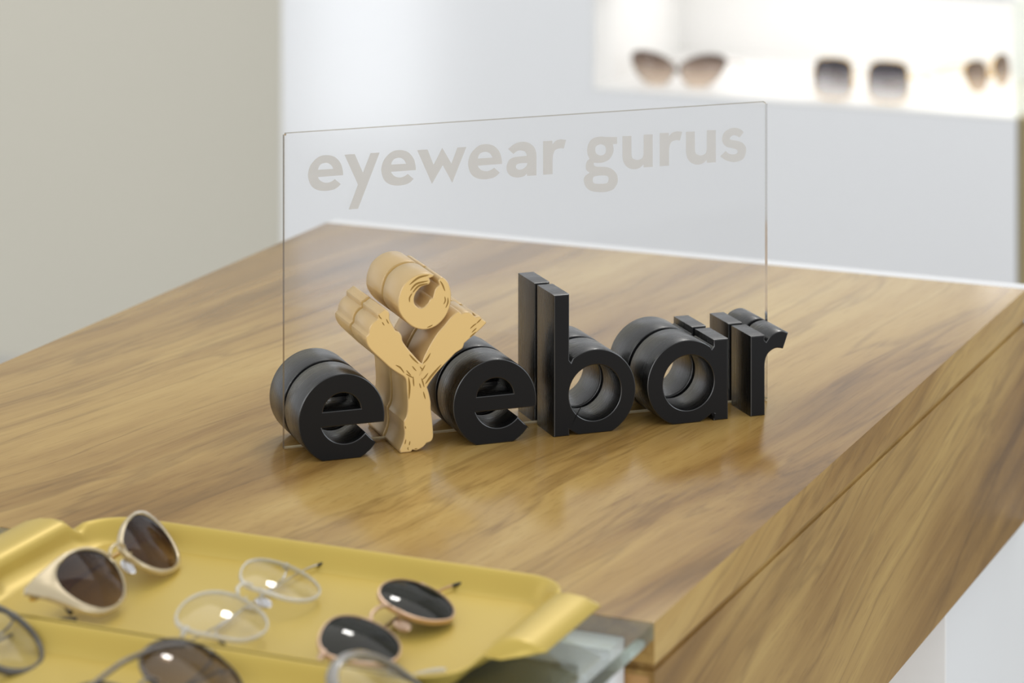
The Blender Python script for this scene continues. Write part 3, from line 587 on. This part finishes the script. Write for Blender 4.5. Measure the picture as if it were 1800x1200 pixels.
# ---------------------------------------------------------------- display cabinet behind
YC = 2.336; X0, X1 = -1.45, -0.386; NX0 = -0.973; NZ0, NZ1 = -0.15, 0.004
cab = thing('display_cabinet', 'tall white display cabinet behind the counter with a brightly lit open niche', 'cabinet', M_at(0, 0, -ZT))
D_ = 0.36
box('cabinet_front', [(X0, NX0, YC, YC+D_, 0.0, 2.4), (NX0, X1, YC, YC+D_, 0.0, NZ0+ZT), (NX0, X1, YC, YC+D_, NZ1+ZT, 2.4)], WHITE_G, cab, 0.0)
box('niche_lining', [(NX0, X1, YC+D_-0.012, YC+D_-0.002, NZ0+ZT+0.001, NZ1+ZT-0.001), (NX0+0.0005, X1-0.001, YC+0.001, YC+D_-0.012, NZ0+ZT+0.0005, NZ0+ZT+0.004), (NX0+0.0003, NX0+0.003, YC+0.001, YC+D_-0.012, NZ0+ZT+0.004, NZ1+ZT-0.001)], CREAM, cab)['label'] = 'bright white lining of the lit niche'
box('glass_end', (X1-0.005, X1-0.001, YC+0.004, YC+D_-0.013, NZ0+ZT+0.0045, NZ1+ZT-0.0015), GLASS, cab)
box('light_strip', (NX0+0.02, X1-0.02, YC+0.03, YC+0.05, NZ1+ZT-0.006, NZ1+ZT-0.0015), WHITE, cab)
def niche_lamp(x, w_, p):
    l = bpy.data.lights.new('niche_lamp', 'AREA'); l.shape = 'RECTANGLE'; l.size = w_; l.size_y = 0.24; l.energy = p; l.color = (1.0, 0.97, 0.945)
    o = bpy.data.objects.new('niche_lamp', l); C.objects.link(o); o.matrix_world = M_at(x, YC+0.18, NZ1-0.008)
niche_lamp((NX0+X1)/2, 0.54, 0.66)
nb = thing('wood_cabinet', 'olive brown wooden cabinet at the right edge, beside the lit white cabinet', 'cabinet', M_at(0, 0, -ZT))
box('cabinet_body', (-0.3845, 0.35, YC+0.002, YC+0.36, 0.0, NZ0+ZT+0.004), OLIVE, nb, 0.001)
box('cabinet_back', (-0.376, 0.35, YC+0.30, YC+0.36, NZ0+ZT+0.005, 2.4), CREAM, nb)
l = bpy.data.lights.new('wood_cabinet_lamp', 'AREA'); l.shape = 'RECTANGLE'; l.size = 0.4; l.size_y = 0.2; l.energy = 3; l.color = (1, .95, .9)
o = bpy.data.objects.new('wood_cabinet_lamp', l); C.objects.link(o); o.matrix_world = M_at(-0.1, YC+0.15, 0.25)

NF = NZ0 + 0.004            # niche floor, relative to the counter top
def standing(px, py, c, yaw, tilt, zc):
    a, b = math.radians(yaw), math.radians(tilt)
    X = Vector((math.cos(a), math.sin(a), 0)); P = Vector((-math.sin(a), math.cos(a), 0))
    Y = (P*math.sin(b) + Vector((0, 0, 1))*math.cos(b)).normalized(); Z = X.cross(Y)
    d = 5330*(HC-zc)/(py+750); T = Vector(((px-900)*d/5330, d, zc))
    return M_fit([[X[i], Y[i], Z[i]] for i in range(3)], T)
FZN = ZT + NF
eyewear('sunglasses', 'cat-eye sunglasses with grey brown gradient lenses, leftmost in the lit niche', 'sunglasses', standing(1189, 119, 37, -20, 8, NF+0.0245), 'butterfly', 36.0, 0.10, GUN, L_BRG, BRT, BRT, rim=1.0, depth=2.6, temples='open', hinge=(29, 12), floor_z=FZN, t_r=1.3)
eyewear('sunglasses', 'large square gold sunglasses, middle pair in the lit niche', 'sunglasses', standing(1511, 141, 38, -22, 6, NF+0.0295), 'square', 37.5, 0.08, GM, L_GRD, GM, BRT, rim=2.0, depth=2.6, temples='open', hinge=(30, 6), floor_z=FZN, t_r=1.5, lens_scale=0.95)
eyewear('sunglasses', 'turned gold sunglasses with grey to peach lenses at the right end of the lit niche', 'sunglasses', standing(1742, 128, 34, 50, 8, NF+0.0255), 'drop', 33.0, 0.10, GM, L_BRG, GM, BRT, rim=0.8, depth=2.2, temples='open', hinge=(26, 9), floor_z=FZN, t_r=1.0)
